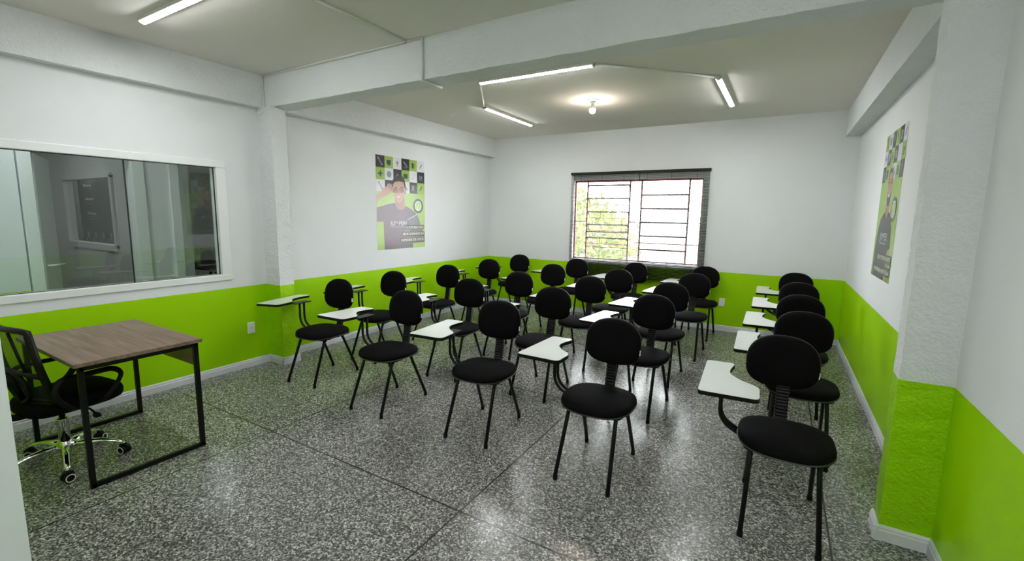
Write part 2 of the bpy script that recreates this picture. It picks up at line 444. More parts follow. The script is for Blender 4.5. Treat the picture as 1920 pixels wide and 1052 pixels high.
# ------------------------------------------------------------------ window 1 : street window with oxide red steel sashes
w1 = bpy.data.objects.new('window_1', None); COL.objects.link(w1); w1['kind'] = 'structure'
yb = YB + 0.085
f = MB()
def bar(mb, x0, x1, z0, z1, y=yb, t=0.03, m='rust'): mb.box(x0, x1, y - t / 2, y + t / 2, z0, z1, m)
bar(f, BX0, BX0 + .022, BZ0, BZ1); bar(f, BX1 - .022, BX1, BZ0, BZ1)
bar(f, BX0, BX1, BZ0, BZ0 + .022); bar(f, BX0, BX1, BZ1 - .03, BZ1)
bar(f, -2.75, -2.728, BZ0, BZ1); bar(f, -2.055, -2.035, BZ0, BZ1); bar(f, -1.878, -1.854, BZ0, BZ1); bar(f, -1.188, -1.164, BZ0, BZ1)
for z in (2.09, 1.884, 1.671, 1.465, 1.254): bar(f, -2.74, -2.045, z - .012, z + .012)
for z in (1.349, 1.105): bar(f, -2.74, -2.045, z - .006, z + .006)
for z in (1.929, 1.725, 1.517, 1.310, 1.100): bar(f, -1.866, -1.176, z - .013, z + .013)
bar(f, -1.96, BX1, 1.201 - .005, 1.201 + .005); bar(f, BX0, -2.74, 1.51, 1.522); bar(f, -2.045, BX1, 1.512, 1.522)
f.build('window_frame', None, w1)
# the tilting panes of the left sash stand a little open
for k, z in enumerate((2.09, 1.884, 1.671, 1.465, 1.254)):
    g = MB()
    z1 = z - 0.012; z0 = z - 0.10
    g.tube(fillet([(-2.72, yb + .0, z1), (-2.72, yb + .07, z0), (-2.065, yb + .07, z0), (-2.065, yb + .0, z1)], .01, 2), .006, 'rust', 6)
    g.build('tilting_sash', None, w1)
g = MB(); g.face([(BX0 + .02, yb + .022, BZ0 + .02), (BX1 - .02, yb + .022, BZ0 + .02), (BX1 - .02, yb + .022, BZ1 - .02), (BX0 + .02, yb + .022, BZ1 - .02)], 'clear'); g.build('window_pane', None, w1)
g = MB(); g.box(BX0 - .001, BX1 + .001, YB - 0.004, YB + .15, BZ0 - .012, BZ0 + .002, 'frame_white'); g.build('window_sill', None, w1)

# blinds
def blind(x0, x1, zbot, label, lift):
    t = thing('venetian_blind', label, 'blind', (0, 0, 0), 0, 'venetian blinds on the street window')
    Y0 = YB - 0.045
    h = MB(); h.box(x0, x1, Y0 - .022, Y0 + .044, 2.255, 2.29, 'slat', 0.003); h.build('headrail', None, t)
    s = MB(); n = int((2.25 - zbot) / 0.0205)
    for i in range(n):
        z = 2.245 - i * 0.0205
        r0 = [(x0 + .006, Y0 - .0123, z - .0030), (x0 + .006, Y0, z + .0012), (x0 + .006, Y0 + .0123, z + .0030), (x0 + .006, Y0, z + .0003)]
        r1 = [(x1 - .006, a[1], a[2]) for a in r0]
        s.loft([r0, r1], 'slat', smooth=False)
    s.build('slats', None, t)
    c = MB()
    k = 3 if x1 - x0 > 0.9 else 2
    for q in range(k):
        x = x0 + (x1 - x0) * (q + .5) / k
        c.tube([(x, Y0 - .014, 2.255), (x, Y0 - .014, zbot)], .0012, 'plastic', 5); c.tube([(x, Y0 + .014, 2.255), (x, Y0 + .014, zbot)], .0012, 'plastic', 5)
    c.build('ladder_cord', None, t)
    q = MB(); q.box(x0 + .004, x1 - .004, Y0 - .014, Y0 + .014, zbot - .014, zbot, 'slat', 0.003); q.build('bottom_rail', None, t)
    if lift:
        w = MB(); w.tube([(x0 + .07, Y0 - .028, 2.26), (x0 + .07, Y0 - .028, 1.35)], .004, 'plastic', 6); w.build('tilt_wand', None, t)
    return t
blind(-2.985, -1.945, 0.67, 'dark venetian blind over the left half of the street window', True)
blind(-1.940, -0.890, 0.67, 'dark venetian blind over the right half of the street window', True)

# ------------------------------------------------------------------ window 2 : long fixed glazing into the next room
w2 = bpy.data.objects.new('window_2', None); COL.objects.link(w2); w2['kind'] = 'structure'
f = MB(); fx0, fx1 = XL - .10, XL + .014
o0, o1, p0, p1 = WY0 - .02, WY1 + .035, WZ0 - .03, WZ1 + .03
i0, i1, j0, j1 = WY0 + .05, WY1 - .06, WZ0 + .03, WZ1 - .035
f.box(fx0, fx1, o0, o1, p0, j0, 'frame_white', .006); f.box(fx0, fx1, o0, o1, j1, p1, 'frame_white', .006)
f.box(fx0, fx1, i1, o1, j0, j1, 'frame_white', .006); f.box(fx0, fx1, o0, i0, j0, j1, 'frame_white', .006)
f.build('window_frame', None, w2)
f = MB(); f.box(XL - .04, XL - .028, 1.645, 1.652, j0, j1, 'gasket'); t_ = .004
f.box(XL - .04, XL - .026, i0, i1, j0, j0 + t_, 'gasket'); f.box(XL - .04, XL - .026, i0, i1, j1 - t_, j1, 'gasket')
f.box(XL - .04, XL - .026, i1 - t_, i1, j0, j1, 'gasket'); f.build('gasket', None, w2)
for (a, c_) in ((i0, 1.645), (1.652, i1)):
    g = MB(); g.face([(XL - .034, a, j0), (XL - .034, c_, j0), (XL - .034, c_, j1), (XL - .034, a, j1)], 'glass'); g.build('window_pane', None, w2)
    
# ------------------------------------------------------------------ rooms seen through the interior glass
PX = -5.87
b = MB()
b.box(PX - .10, PX, -0.6, 1.30, 0, ZC, 'wall'); b.box(PX - .10, PX, 2.24, 2.50, 0, ZC, 'wall'); b.box(PX - .10, PX, 3.05, YB, 0, ZC, 'wall')
b.box(PX - .10, PX, 1.30, 2.24, 2.15, ZC, 'wall'); b.box(PX - .10, PX, 2.50, 3.05, 2.15, ZC, 'wall')
struct(b.build('wall_partition'))
b = MB(); b.box(-11.5, XL - .14, -.7, -.6, 0, ZC, 'frame_white'); b.box(-11.5, XL - .14, YB, YB + .1, 0, ZC, 'frame_white'); b.box(-11.6, -11.5, -.7, YB, 0, ZC, 'frame_white')
struct(b.build('wall_outer'))
# far wall with the small window, faces the camera
fy = 2.62
b = MB(); wx0, wx1, wz0, wz1 = -9.55, -7.78, 1.06, 2.05
b.box(-11.5, PX - .1, fy, fy + .1, 0, wz0, 'frame_white'); b.box(-11.5, PX - .1, fy, fy + .1, wz1, ZC, 'frame_white')
b.box(-11.5, wx0, fy, fy + .1, wz0, wz1, 'frame_white'); b.box(wx1, PX - .1, fy, fy + .1, wz0, wz1, 'frame_white')
b.box(-11.5, -7.45, 3.09, 3.16, 0, ZC, 'frame_white')
struct(b.build('wall_far'))
w3 = bpy.data.objects.new('window_3', None); COL.objects.link(w3); w3['kind'] = 'structure'
f = MB()
f.box(wx0 - .03, wx1 + .03, fy - .03, fy + .08, wz0 - .04, wz0 + .04, 'frame_white'); f.box(wx0 - .03, wx1 + .03, fy - .03, fy + .08, wz1 - .03, wz1 + .03, 'frame_white')
f.box(wx0 - .03, wx0 + .05, fy - .03, fy + .08, wz0, wz1, 'frame_white'); f.box(wx1 - .04, wx1 + .03, fy - .03, fy + .08, wz0, wz1, 'frame_white')
f.build('window_frame', None, w3)
g = MB(); g.face([(wx0 + .04, fy + .02, wz0 + .03), (wx1 - .04, fy + .02, wz0 + .03), (wx1 - .04, fy + .02, wz1 - .02), (wx0 + .04, fy + .02, wz1 - .02)], 'clear'); g.build('window_pane', None, w3)
# door frames of the partition
def door_frame(name, y0, y1):
    d = bpy.data.objects.new(name, None); COL.objects.link(d); d['kind'] = 'structure'
    f = MB()
    f.box(PX - .13, PX + .025, y0 - .06, y0 + .03, 0, 2.16, 'frame_white', .004); f.box(PX - .13, PX + .025, y1 - .03, y1 + .08, 0, 2.16, 'frame_white', .004)
    f.box(PX - .13, PX + .025, y0 - .06, y1 + .08, 2.12, 2.20, 'frame_white', .004)
    f.build('door_frame', None, d); return d
d1 = door_frame('door_1', 1.37, 2.17); door_frame('door_2', 2.54, 3.02)
# open leaf of door_1, swung away from the glass
lf = MB()
ya, yb2 = 1.40, 1.56
lf.loft([[(PX - .10, ya, .01), (PX - .075, ya + .035, .01), (PX - .84, yb2 + .035 + .14, .01), (PX - .86, yb2 + .14, .01)],
         [(PX - .10, ya, 2.1), (PX - .075, ya + .035, 2.1), (PX - .84, yb2 + .035 + .14, 2.1), (PX - .86, yb2 + .14, 2.1)]], 'frame_white', smooth=False)
leaf = lf.build('door_leaf', None, d1)
hd = MB(); hd.tube(fillet([(PX - .11, 1.455, 1.05), (PX - .09, 1.51, 1.05), (PX - .20, 1.60, 1.05)], .015, 3), .012, 'frame_white', 8)
hd.box(PX - .125, PX - .10, 1.435, 1.447, .95, 1.11, 'chrome'); hd.build('door_handle', None, leaf)

# ------------------------------------------------------------------ text helper
def text_faces(mb, s, size, mtl, place, align='LEFT', width=None, bold=0.0):
    """real lettering turned into faces; place(u, v) gives a point on the surface"""
    cu = bpy.data.curves.new('lettering', 'FONT'); cu.body = s; cu.size = size; cu.align_x = align
    cu.resolution_u = 2; cu.offset = bold
    ob = bpy.data.objects.new('lettering', cu); COL.objects.link(ob)
    dg = bpy.context.evaluated_depsgraph_get(); me = bpy.data.meshes.new_from_object(ob.evaluated_get(dg))
    bpy.data.objects.remove(ob); bpy.data.curves.remove(cu)
    xs = [v.co.x for v in me.vertices] or [0]
    k = 1.0
    if width: k = width / max(1e-6, max(xs) - min(xs))
    i = mb._mi(mtl)
    vs = [mb.bm.verts.new(place(v.co.x * k, v.co.y)) for v in me.vertices]
    for p in me.polygons:
        try: f = mb.bm.faces.new([vs[q] for q in p.vertices]); f.material_index = i
        except ValueError: pass
    bpy.data.meshes.remove(me)

INK = dict(k=(0.022, 0.020, 0.022, 1), g=(0.30, 0.46, 0.085, 1), w=(0.72, 0.72, 0.76, 1), bgc=(0.36, 0.54, 0.12, 1), grey=(0.28, 0.28, 0.29, 1),
           skin=(0.52, 0.29, 0.22, 1), skin2=(0.40, 0.21, 0.17, 1), hair=(0.012, 0.010, 0.010, 1), shirt=(0.15, 0.10, 0.13, 1), shirt2=(0.055, 0.045, 0.055, 1),  # shirt: mauve veil of the window's reflection mixed into the ink
           dark=(0.05, 0.055, 0.05, 1), pale=(0.62, 0.66, 0.45, 1), lap=(0.16, 0.16, 0.19, 1), lip=(0.45, 0.16, 0.15, 1), lite=(0.12, 0.12, 0.12, 1), dshirt=(0.03, 0.03, 0.035, 1))
for k_, v_ in INK.items(): M['ink_' + k_] = mat('printed_' + k_, v_, 0.24, spec=0.6)

class Sheet:
    """flat printed poster: P(u, v) metres from the top left; layers raised by tenths of a millimetre"""
    def __init__(s, org, du, nrm, W, H): s.o = Vector(org); s.du = Vector(du); s.n = Vector(nrm); s.W = W; s.H = H; s.mb = MB(); s.k = 0; s.hold = False
    def P(s, u, v, k=None): return s.o + s.du * u + Vector((0, 0, -v)) + s.n * (0.0012 + 0.00009 * (s.k if k is None else k))
    def poly(s, pts, ink, up=True):
        if up: s.k += .03 if s.hold else 1
        s.mb.face([s.P(u, v) for u, v in pts], 'ink_' + ink)
    def rect(s, u0, v0, u1, v1, ink): s.poly([(u0, v0), (u1, v0), (u1, v1), (u0, v1)], ink)
    def disc(s, u, v, r, ink, n=28, ry=None): s.poly([(u + r * math.cos(2 * PI * i / n), v + (ry or r) * math.sin(2 * PI * i / n)) for i in range(n)], ink)
    def line(s, u0, v0, u1, v1, w, ink):
        d = Vector((u1 - u0, v1 - v0)); d = d.normalized() * w / 2; s.poly([(u0 - d.y, v0 + d.x), (u1 - d.y, v1 + d.x), (u1 + d.y, v1 - d.x), (u0 + d.y, v0 - d.x)], ink)
    def text(s, t, u, v, size, ink, align='LEFT', width=None, bold=0.0):
        s.k += 1; text_faces(s.mb, t, size, 'ink_' + ink, lambda x, y: s.P(u + x, v - y), align, width, bold)
    def icon(s, i, u, v, c):
        ln = s.line
        if i == 0: ln(u - .03, v - .04, u + .03, v + .04, .014, c); s.disc(u - .03, v - .04, .014, c, 8); s.disc(u + .03, v + .04, .014, c, 8)
        elif i == 1: s.rect(u - .04, v - .03, u + .035, v + .03, c); s.rect(u - .02, v + .035, u + .02, v + .045, c)
        elif i == 2:
            s.disc(u, v - .008, .024, c, 14); s.rect(u - .01, v + .02, u + .01, v + .036, c)
            for a in range(5): q = PI + a * PI / 4; ln(u + .031 * math.cos(q), v - .008 + .031 * math.sin(q), u + .044 * math.cos(q), v - .008 + .044 * math.sin(q), .003, c)
        elif i == 3: ln(u - .035, v - .04, u + .035, v + .035, .018, c); ln(u - .03, v + .04, u + .01, v + .045, .004, c)
        elif i == 4: s.rect(u - .03, v - .035, u + .012, v + .04, c); ln(u + .025, v - .03, u + .03, v + .035, .007, c)
        elif i == 5: ln(u - .02, v + .03, u + .02, v - .03, .022, c)
        elif i == 6: s.rect(u - .012, v - .04, u + .012, v + .04, c); s.rect(u - .04, v - .012, u + .04, v + .012, c)
        elif i == 7: s.disc(u, v, .042, c, 20)
        elif i == 8: ln(u - .035, v + .02, u + .015, v - .01, .009, c); ln(u, v - .03, u + .03, v + .03, .008, c)
        elif i == 9: s.rect(u - .04, v - .03, u + .04, v + .035, c)
        elif i == 10:
            for a in range(5): ln(u - .03 + a * .012, v + .035 - a * .018, u - .012 + a * .012, v + .04 - a * .018, .006, c)
        else: s.rect(u - .03, v - .03, u - .018, v + .035, c); s.rect(u - .03, v + .024, u + .03, v + .035, c); s.rect(u - .005, v - .02, u + .03, v + .012, c)
    def checker(s, pat):
        c = s.W / 6; s.k += 1; s.hold = True
        for r, row in enumerate(pat):
            for q, ch in enumerate(row): s.rect(q * c, r * c, (q + 1) * c, (r + 1) * c, ch)
        s.k += 1; i = 0
        for r, row in enumerate(pat):
            for q, ch in enumerate(row):
                s.icon(i % 12, (q + .5) * c, (r + .5) * c, {'k': 'grey', 'g': 'dark', 'w': 'grey'}[ch]); i += 1
        s.hold = False
    def badge(s, u, v, r):
        s.disc(u, v, r, 'dark', 36); s.disc(u, v, r * .70, 'w', 32); s.disc(u, v, r * .57, 'bgc', 28); s.text('J', u, v + r * .28, r * .85, 'w', 'CENTER', None, .001)

# poster on the left wall
sh = Sheet((XL, 4.328, 2.358), (0, 1, 0), (1, 0, 0), 0.95, 1.255)
sh.rect(0, 0, .95, 1.255, 'bgc'); sh.checker(['kgwkgw', 'gwkgwk', 'wkgwkg'])
def cv(x, y):
    u = (x - 135 - 20 * (y - 97) / 893) / (460 - 20 * (y - 97) / 893); t = 97 + u * 75; bt = 990 - u * 30
    return (u * .95, (y - t) / (bt - t) * 1.255)
def CP(pts, ink): sh.poly([(max(0.001, min(.949, a)), max(0, min(1.254, b_))) for a, b_ in (cv(*p) for p in pts)], ink)
CP([(145, 470), (190, 430), (232, 385), (250, 368), (275, 375), (290, 395), (286, 440), (240, 470), (200, 490), (165, 515), (150, 545)], 'skin')
for (a, b_, c_, d_) in ((238, 392, 262, 366), (250, 402, 275, 374), (262, 412, 284, 388), (262, 428, 290, 408)):
    q0 = cv(a, b_); q1 = cv(c_, d_); sh.line(*q0, *q1, .017, 'skin2')
CP([(305, 490), (390, 470), (395, 570), (420, 592), (385, 618), (350, 620), (312, 590)], 'skin2')
CP([(148, 585), (200, 570), (250, 552), (305, 545), (318, 585), (350, 612), (385, 605), (405, 575), (450, 600), (500, 640), (530, 690), (548, 760), (590, 830), (588, 915), (475, 925), (475, 965), (215, 984), (205, 720), (152, 722)], 'shirt')
CP([(398, 408), (412, 422), (406, 462), (394, 470)], 'skin2')
CP([(284, 375), (300, 340), (345, 332), (385, 345), (396, 400), (400, 440), (388, 485), (370, 528), (345, 552), (322, 532), (301, 482), (288, 435)], 'skin')
CP([(276, 395), (278, 345), (298, 308), (335, 290), (372, 298), (394, 330), (404, 380), (404, 425), (394, 405), (384, 356), (345, 345), (304, 350), (290, 372), (286, 402)], 'hair')
CP([(330, 430), (340, 430), (348, 464), (328, 464)], 'skin2')
CP([(318, 482), (345, 490), (362, 482), (350, 503), (330, 502)], 'lip'); CP([(322, 484), (345, 491), (358, 485), (348, 496), (330, 495)], 'w')
for ex in (312, 368):
    q = cv(ex, 427); sh.disc(q[0], q[1], .048, 'hair', 20, .034); sh.disc(q[0], q[1], .042, 'skin2', 20, .028); sh.disc(q[0], q[1], .012, 'hair', 10)
q0, q1 = cv(330, 420), cv(350, 420); sh.line(*q0, *q1, .006, 'hair'); q0, q1 = cv(268, 412), cv(296, 420); sh.line(*q0, *q1, .006, 'hair')
q0, q1 = cv(300, 400), cv(326, 398); sh.line(*q0, *q1, .008, 'hair'); q0, q1 = cv(354, 398), cv(382, 402); sh.line(*q0, *q1, .008, 'hair')
CP([(418, 708), (515, 652), (532, 690), (548, 752), (440, 758)], 'lap'); q0, q1 = cv(418, 706), cv(515, 654); sh.line(*q0, *q1, .007, 'w')
q = cv(527, 577); sh.badge(q[0], q[1], .104)
q = cv(262, 757); sh.text('JUMPER!', q[0], q[1], .085, 'w', 'LEFT', .335, .0012)
q = cv(278, 777); sh.text('PROFISSÕES E IDIOMAS', q[0], q[1], .022, 'w', 'LEFT', .26)
for (x0_, x1_, yy, t_) in ((402, 583, 787, 'O FUTURO DOS'), (372, 588, 850, 'SEUS SONHOS SÓ'), (356, 588, 908, 'DEPENDE DE VOCÊ.')):
    a = cv(x0_ - 4, yy + 8); c_ = cv(x1_, yy - 34); a2 = cv(x1_, yy + 8); c0 = cv(x0_ - 4, yy - 34)
    sh.poly([c0, c_, a2, a], 'shirt2'); q = cv(x0_ + 2, yy); q2 = cv(x1_ - 6, yy); sh.text(t_, q[0], q[1], .046, 'pale', 'LEFT', q2[0] - q[0], .0012)
q = cv(395, 811); sh.text('JUMPER!', q[0], q[1], .02, 'w', 'LEFT', .10)
o = sh.mb.build('poster'); tag(o, 'green poster of a young man adjusting his glasses, on the left wall', 'poster')

# poster on the right wall
sh = Sheet((XR, 5.29, 2.335), (0, -1, 0), (-1, 0, 0), 0.81, 1.22)
sh.rect(0, 0, .81, 1.22, 'bgc'); sh.checker(['gwkgkw', 'wkgkwg', 'kggwgk'])
Wd = .81
def RP(pts, ink): sh.poly([(max(.001, min(Wd - .001, a * Wd)), max(0, min(1.219, b_ * 1.22))) for a, b_ in pts], ink)
RP([(.36, .30), (.42, .25), (.52, .25), (.58, .30), (.60, .37), (.57, .34), (.53, .29), (.42, .29), (.38, .33), (.37, .38)], 'hair')
RP([(.40, .44), (.56, .44), (.56, .54), (.60, .56), (.48, .60), (.37, .56)], 'skin2')
RP([(.38, .32), (.43, .28), (.53, .28), (.575, .32), (.575, .40), (.54, .46), (.49, .49), (.44, .48), (.39, .42)], 'skin')
RP([(.385, .40), (.42, .44), (.49, .445), (.55, .43), (.575, .40), (.565, .455), (.52, .505), (.45, .50), (.40, .465)], 'hair')
RP([(.43, .425), (.53, .425), (.50, .445), (.46, .445)], 'w')
for ex in (.43, .53): sh.disc(ex * Wd, .345 * 1.22, .012, 'hair', 10); sh.line(ex * Wd - .02, .325 * 1.22, ex * Wd + .02, .325 * 1.22, .007, 'hair')
sh.line(.48 * Wd, .35 * 1.22, .475 * Wd, .395 * 1.22, .008, 'skin2')
RP([(.20, .60), (.37, .545), (.48, .60), (.60, .545), (.70, .59), (.80, .66), (.84, .80), (.74, .83), (.72, .96), (.72, 1.0), (.18, 1.0), (.18, .82), (.08, .80), (.12, .68)], 'dshirt')
RP([(.74, .80), (.84, .78), (.86, .86), (.78, .88), (.72, .90)], 'skin')
RP([(.08, .80), (.17, .82), (.16, 1.0), (.05, 1.0)], 'dark'); RP([(.80, .97), (.88, .96), (.90, 1.0), (.79, 1.0)], 'skin')
sh.badge(.80 * Wd, .53 * 1.22, .10)
sh.text('JUMPER!', .30 * Wd, .735 * 1.22, .085, 'w', 'LEFT', .30, .0012); sh.text('PROFISSÕES E IDIOMAS', .32 * Wd, .765 * 1.22, .02, 'w', 'LEFT', .23)
for a, c_, v_, t_, s_ in ((.28, .97, .865, 'SEJA O PROTAGONISTA', .046), (.74, .97, .905, 'DA SUA', .036), (.16, .97, .955, 'PRÓPRIA HISTÓRIA', .046)):
    sh.rect(a * Wd, (v_ - .038) * 1.22, c_ * Wd, (v_ + .01) * 1.22, 'dark'); sh.text(t_, (a + .01) * Wd, v_ * 1.22, s_, 'pale', 'LEFT', (c_ - a - .02) * Wd, .001)
o = sh.mb.build('poster'); tag(o, 'green poster of a bearded man in a dark shirt, on the right wall', 'poster')

# dark course board seen through the far small window
sh = Sheet((-10.45, fy + .42, 2.10), (1, 0, 0), (0, -1, 0), 1.45, 1.10)
sh.rect(0, 0, 1.45, 1.10, 'shirt2')
for i, (u, v) in enumerate(((.22, .14), (.27, .36), (.33, .60))):
    sh.text('Números', u, v, .07, 'w', 'LEFT', .34, .002)
    for j in range(2): sh.rect(u, v + .03 + j * .035, u + .42 - j * .12, v + .038 + j * .035, 'grey')
sh.k += 1; sh.hold = True
for r in range(2):
    for q in range(14): sh.rect(q * .1036, .89 + r * .1, (q + 1) * .1036 - .001, .99 + r * .1, ('w', 'dark', 'grey')[(q + r) % 3] if (q * 7 + r) % 3 else 'dark')
o = sh.mb.build('information_board'); tag(o, 'dark printed board with white headings, seen through the small far window', 'board')
M['curtain'] = mat('taupe_curtain', (0.20, 0.17, 0.15, 1), 0.9)
pts = [(-11.35 + i * .0175, fy + .30 + .018 * math.sin(i * 1.1)) for i in range(61)]
b = MB(); lower = [(p[0], p[1], .9) for p in pts] + [(p[0], p[1] + .006, .9) for p in reversed(pts)]
b.loft([lower, [(q[0], q[1], 2.3) for q in lower]], 'curtain'); o = b.build('curtain'); tag(o, 'taupe curtain hanging behind the small far window', 'curtain')
# table in the dark room beyond the second doorway
t = thing('side_table', 'dark table in the unlit room behind the interior glass', 'table', (-7.6, 3.72, 0))
b = MB(); b.box(-.75, .75, -.35, .35, .73, .76, 'plastic', .004); b.build('table_top', None, t)
for sx in (-1, 1):
    for sy in (-1, 1): b = MB(); b.box(sx * .70 - .02, sx * .70 + .02, sy * .3 - .02, sy * .3 + .02, 0, .73, 'blackmetal'); b.build('leg', None, t)

# ------------------------------------------------------------------ lamps
def batten(x0, y0, x1, y1, label):
    L_ = math.hypot(x1 - x0, y1 - y0); a = math.atan2(y1 - y0, x1 - x0)
    t = thing('led_batten', label, 'ceiling light', ((x0 + x1) / 2, (y0 + y1) / 2, ZC), a, 'led tube battens on the ceiling')
    b = MB(); b.box(-L_ / 2, L_ / 2, -.030, .030, -.024, 0, 'trunk', .002); b.build('housing', None, t)
    b = MB(); rings = []
    for x in (-L_ / 2 + .012, L_ / 2 - .012):
        rings.append([(x, .027 * math.cos(q), -.020 - .013 * math.sin(q)) for q in [PI * (k + 2) / 14 for k in range(11)]])
    b.loft(rings, 'tube'); b.build('diffuser', None, t)
    for sx in (-1, 1):
        b = MB(); x = sx * (L_ / 2 - .006)
        b.loft([[(x - .006, .028 * math.cos(q), -.012 - .026 * math.sin(q)) for q in [PI * k / 10 for k in range(11)]],
                [(x + .006, .028 * math.cos(q), -.012 - .026 * math.sin(q)) for q in [PI * k / 10 for k in range(11)]]], 'trunk'); b.build('end_cap', None, t)
    return t
batten(-3.97, 1.60, -2.77, 1.60, 'long led tube light on the near ceiling above the desk')
batten(-1.00, 0.65, 0.20, 0.65, 'added led tube light by the entrance, out of view, brightening the near right walls')  # out-of-view tube added to lift the near right walls
batten(-0.62, -0.70, 0.58, -0.70, 'added led tube light over the entry passage, out of view, fill for the right side')  # extra unseen tube behind the camera, brightens the entrance side
batten(-2.71, 3.955, -1.51, 3.955, 'led tube light running alongside the cross beam')
batten(-3.262, 4.86, -3.262, 6.09, 'led tube light on the far ceiling nearest the left wall')
batten(-0.615, 4.86, -0.60, 6.08, 'led tube light on the far ceiling nearest the right wall')
t = thing('ceiling_bulb', 'bare round bulb in a white ceiling socket between the tube lights', 'ceiling light', (-1.975, 5.18, ZC))
b = MB(); b.lathe([(.066, 0), (.066, -.006), (.058, -.014), (.024, -.016), (.023, -.048), (.019, -.060)], m='frame_white', n=28); b.build('socket', None, t)
b = MB(); b.lathe([(.014, -.058), (.016, -.068), (.027, -.086), (.033, -.098)], m='frame_white', n=24); b.build('bulb_body', None, t)
b = MB(); b.lathe([(.033, -.098), (.034, -.108), (.033, -.124), (.025, -.140), (.012, -.148), (.001, -.150)], m='bulb', n=24); b.build('bulb', None, t)
# lamps of the neighbouring rooms; all but the table room's are added fill
def room_lamp(x, y, label):
    t = thing('round_ceiling_lamp', label, 'ceiling light', (x, y, ZC))
    b = MB(); b.lathe([(.13, 0), (.13, -.02), (.12, -.03)], m='frame_white', n=28); b.build('housing', None, t)
    b = MB(); b.lathe([(.118, -.028), (.11, -.05), (.06, -.062), (.001, -.065)], m='roomlamp', n=28); b.build('diffuser', None, t)
M['roomlamp'] = emit('round_lamp_light', (0.96, 0.98, 1.0), 34.0)
room_lamp(-9.70, 2.88, 'added round lamp that lights the dark board')  # invented lamp, put in so the board's lettering shows
room_lamp(-7.30, 3.60, 'round lamp on the ceiling of the dark room with the table')
room_lamp(-5.22, 1.2, 'added round lamp brightening the passage behind the interior glass')  # no known lamp here; added to light the passage
room_lamp(-8.2, 1.3, 'added round lamp brightening the room with the small far window')  # added fill lamp for the space around the far window

# ------------------------------------------------------------------ cable trunking
def trunk(name, pts, label, w=.020, h=.012):
    mb = MB()
    for a, c_ in zip(pts[:-1], pts[1:]):
        a, c_ = Vector(a), Vector(c_); d = (c_ - a).normalized()
        mb.tube([a - d * .004, c_ + d * .004], w * .6, 'trunk', 4)
    o = mb.build(name); return tag(o, label, 'cable trunking')
z_ = ZC - .008
trunk('cable_trunking', [(-4.50, 2.79, z_), (-2.445, 2.79, z_), (-2.445, 2.790, ZBM - .008), (-2.445, 3.02, ZBM - .008)], 'white cable trunking along the top of the cross beam and down its face')
trunk('cable_trunking', [(-2.60, 2.785, z_), (-2.615, 1.98, z_), (-2.77, 1.60, z_)], 'white cable trunking across the near ceiling to the cross beam')
trunk('cable_trunking', [(-2.715, 3.955, z_), (-3.262, 4.85, z_)], 'white cable trunking between the beam light and the left tube light')
trunk('cable_trunking', [(-1.50, 3.965, z_), (-0.615, 4.86, z_)], 'white cable trunking between the beam light and the right tube light', .026)
b = MB(); b.tube(fillet([(-4.505, 2.785, ZC - .01), (-4.500, 2.785, 2.60), (-4.50, 2.765, 2.56), (-4.56, 2.755, 2.545), (-4.585, 2.75, 2.585)], .03), .007, 'trunk', 8)
tag(b.build('hanging_cable'), 'thin white cable down the corner beside the left column', 'cable')

# ------------------------------------------------------------------ outlets
def outlet(pos, axis, label):
    t = thing('wall_outlet', label, 'outlet', pos, {'X': 0, 'Y': -PI / 2}[axis])
    # built facing +X
    b = MB(); poly = round_poly([(-.036, -.058), (.036, -.058), (.036, .058), (-.036, .058)], .008, 4)
    b.loft([[(0, y, z) for y, z in poly], [(.008, y, z) for y, z in poly], [(.011, y * .93, z * .95) for y, z in poly]], 'outlet', smooth=False); b.build('cover_plate', None, t)
    b = MB(); hx = [(.021 * math.cos(PI / 3 * k) * 1.0, .012 * math.sin(PI / 3 * k)) for k in range(6)]
    b.loft([[(.0105, y, z) for y, z in hx], [(.0125, y, z) for y, z in hx]], 'outlet', smooth=False)
    for dy in (-.0095, 0, .0095): b.lathe([(.0024, .0124), (.0024, .0132)], (0, dy, 0), 'dark', 8, 'X')
    b.build('socket', None, t)
outlet((XL, 2.58, .405), 'X', 'white outlet on the green left wall between desk and column')
outlet((-.626, YB, .412), 'Y', 'white outlet on the green back wall right of the window')

# ------------------------------------------------------------------ desk
t = thing('desk', 'wooden-topped desk on black square-tube frames, left foreground', 'desk', (-3.762, 1.168, 0))
b = MB(); b.box(-.505, .505, -.325, .325, .727, .750, 'wood', .002); b.build('desk_top', None, t)
for sx in (-1, 1):
    b = MB(); x = sx * .478; r = .0135
    b.box(x - r, x + r, -.305, -.278, 0, .727, 'blackmetal', .002); b.box(x - r, x + r, .278, .305, 0, .727, 'blackmetal', .002)
    b.box(x - r, x + r, -.30, .30, .0, .027, 'blackmetal', .002); b.box(x - r, x + r, -.30, .30, .70, .727, 'blackmetal', .002)
    b.build('side_frame', None, t)
b = MB(); b.box(-.465, .465, .283, .298, .57, .727, 'wood', .001); b.build('modesty_panel', None, t)

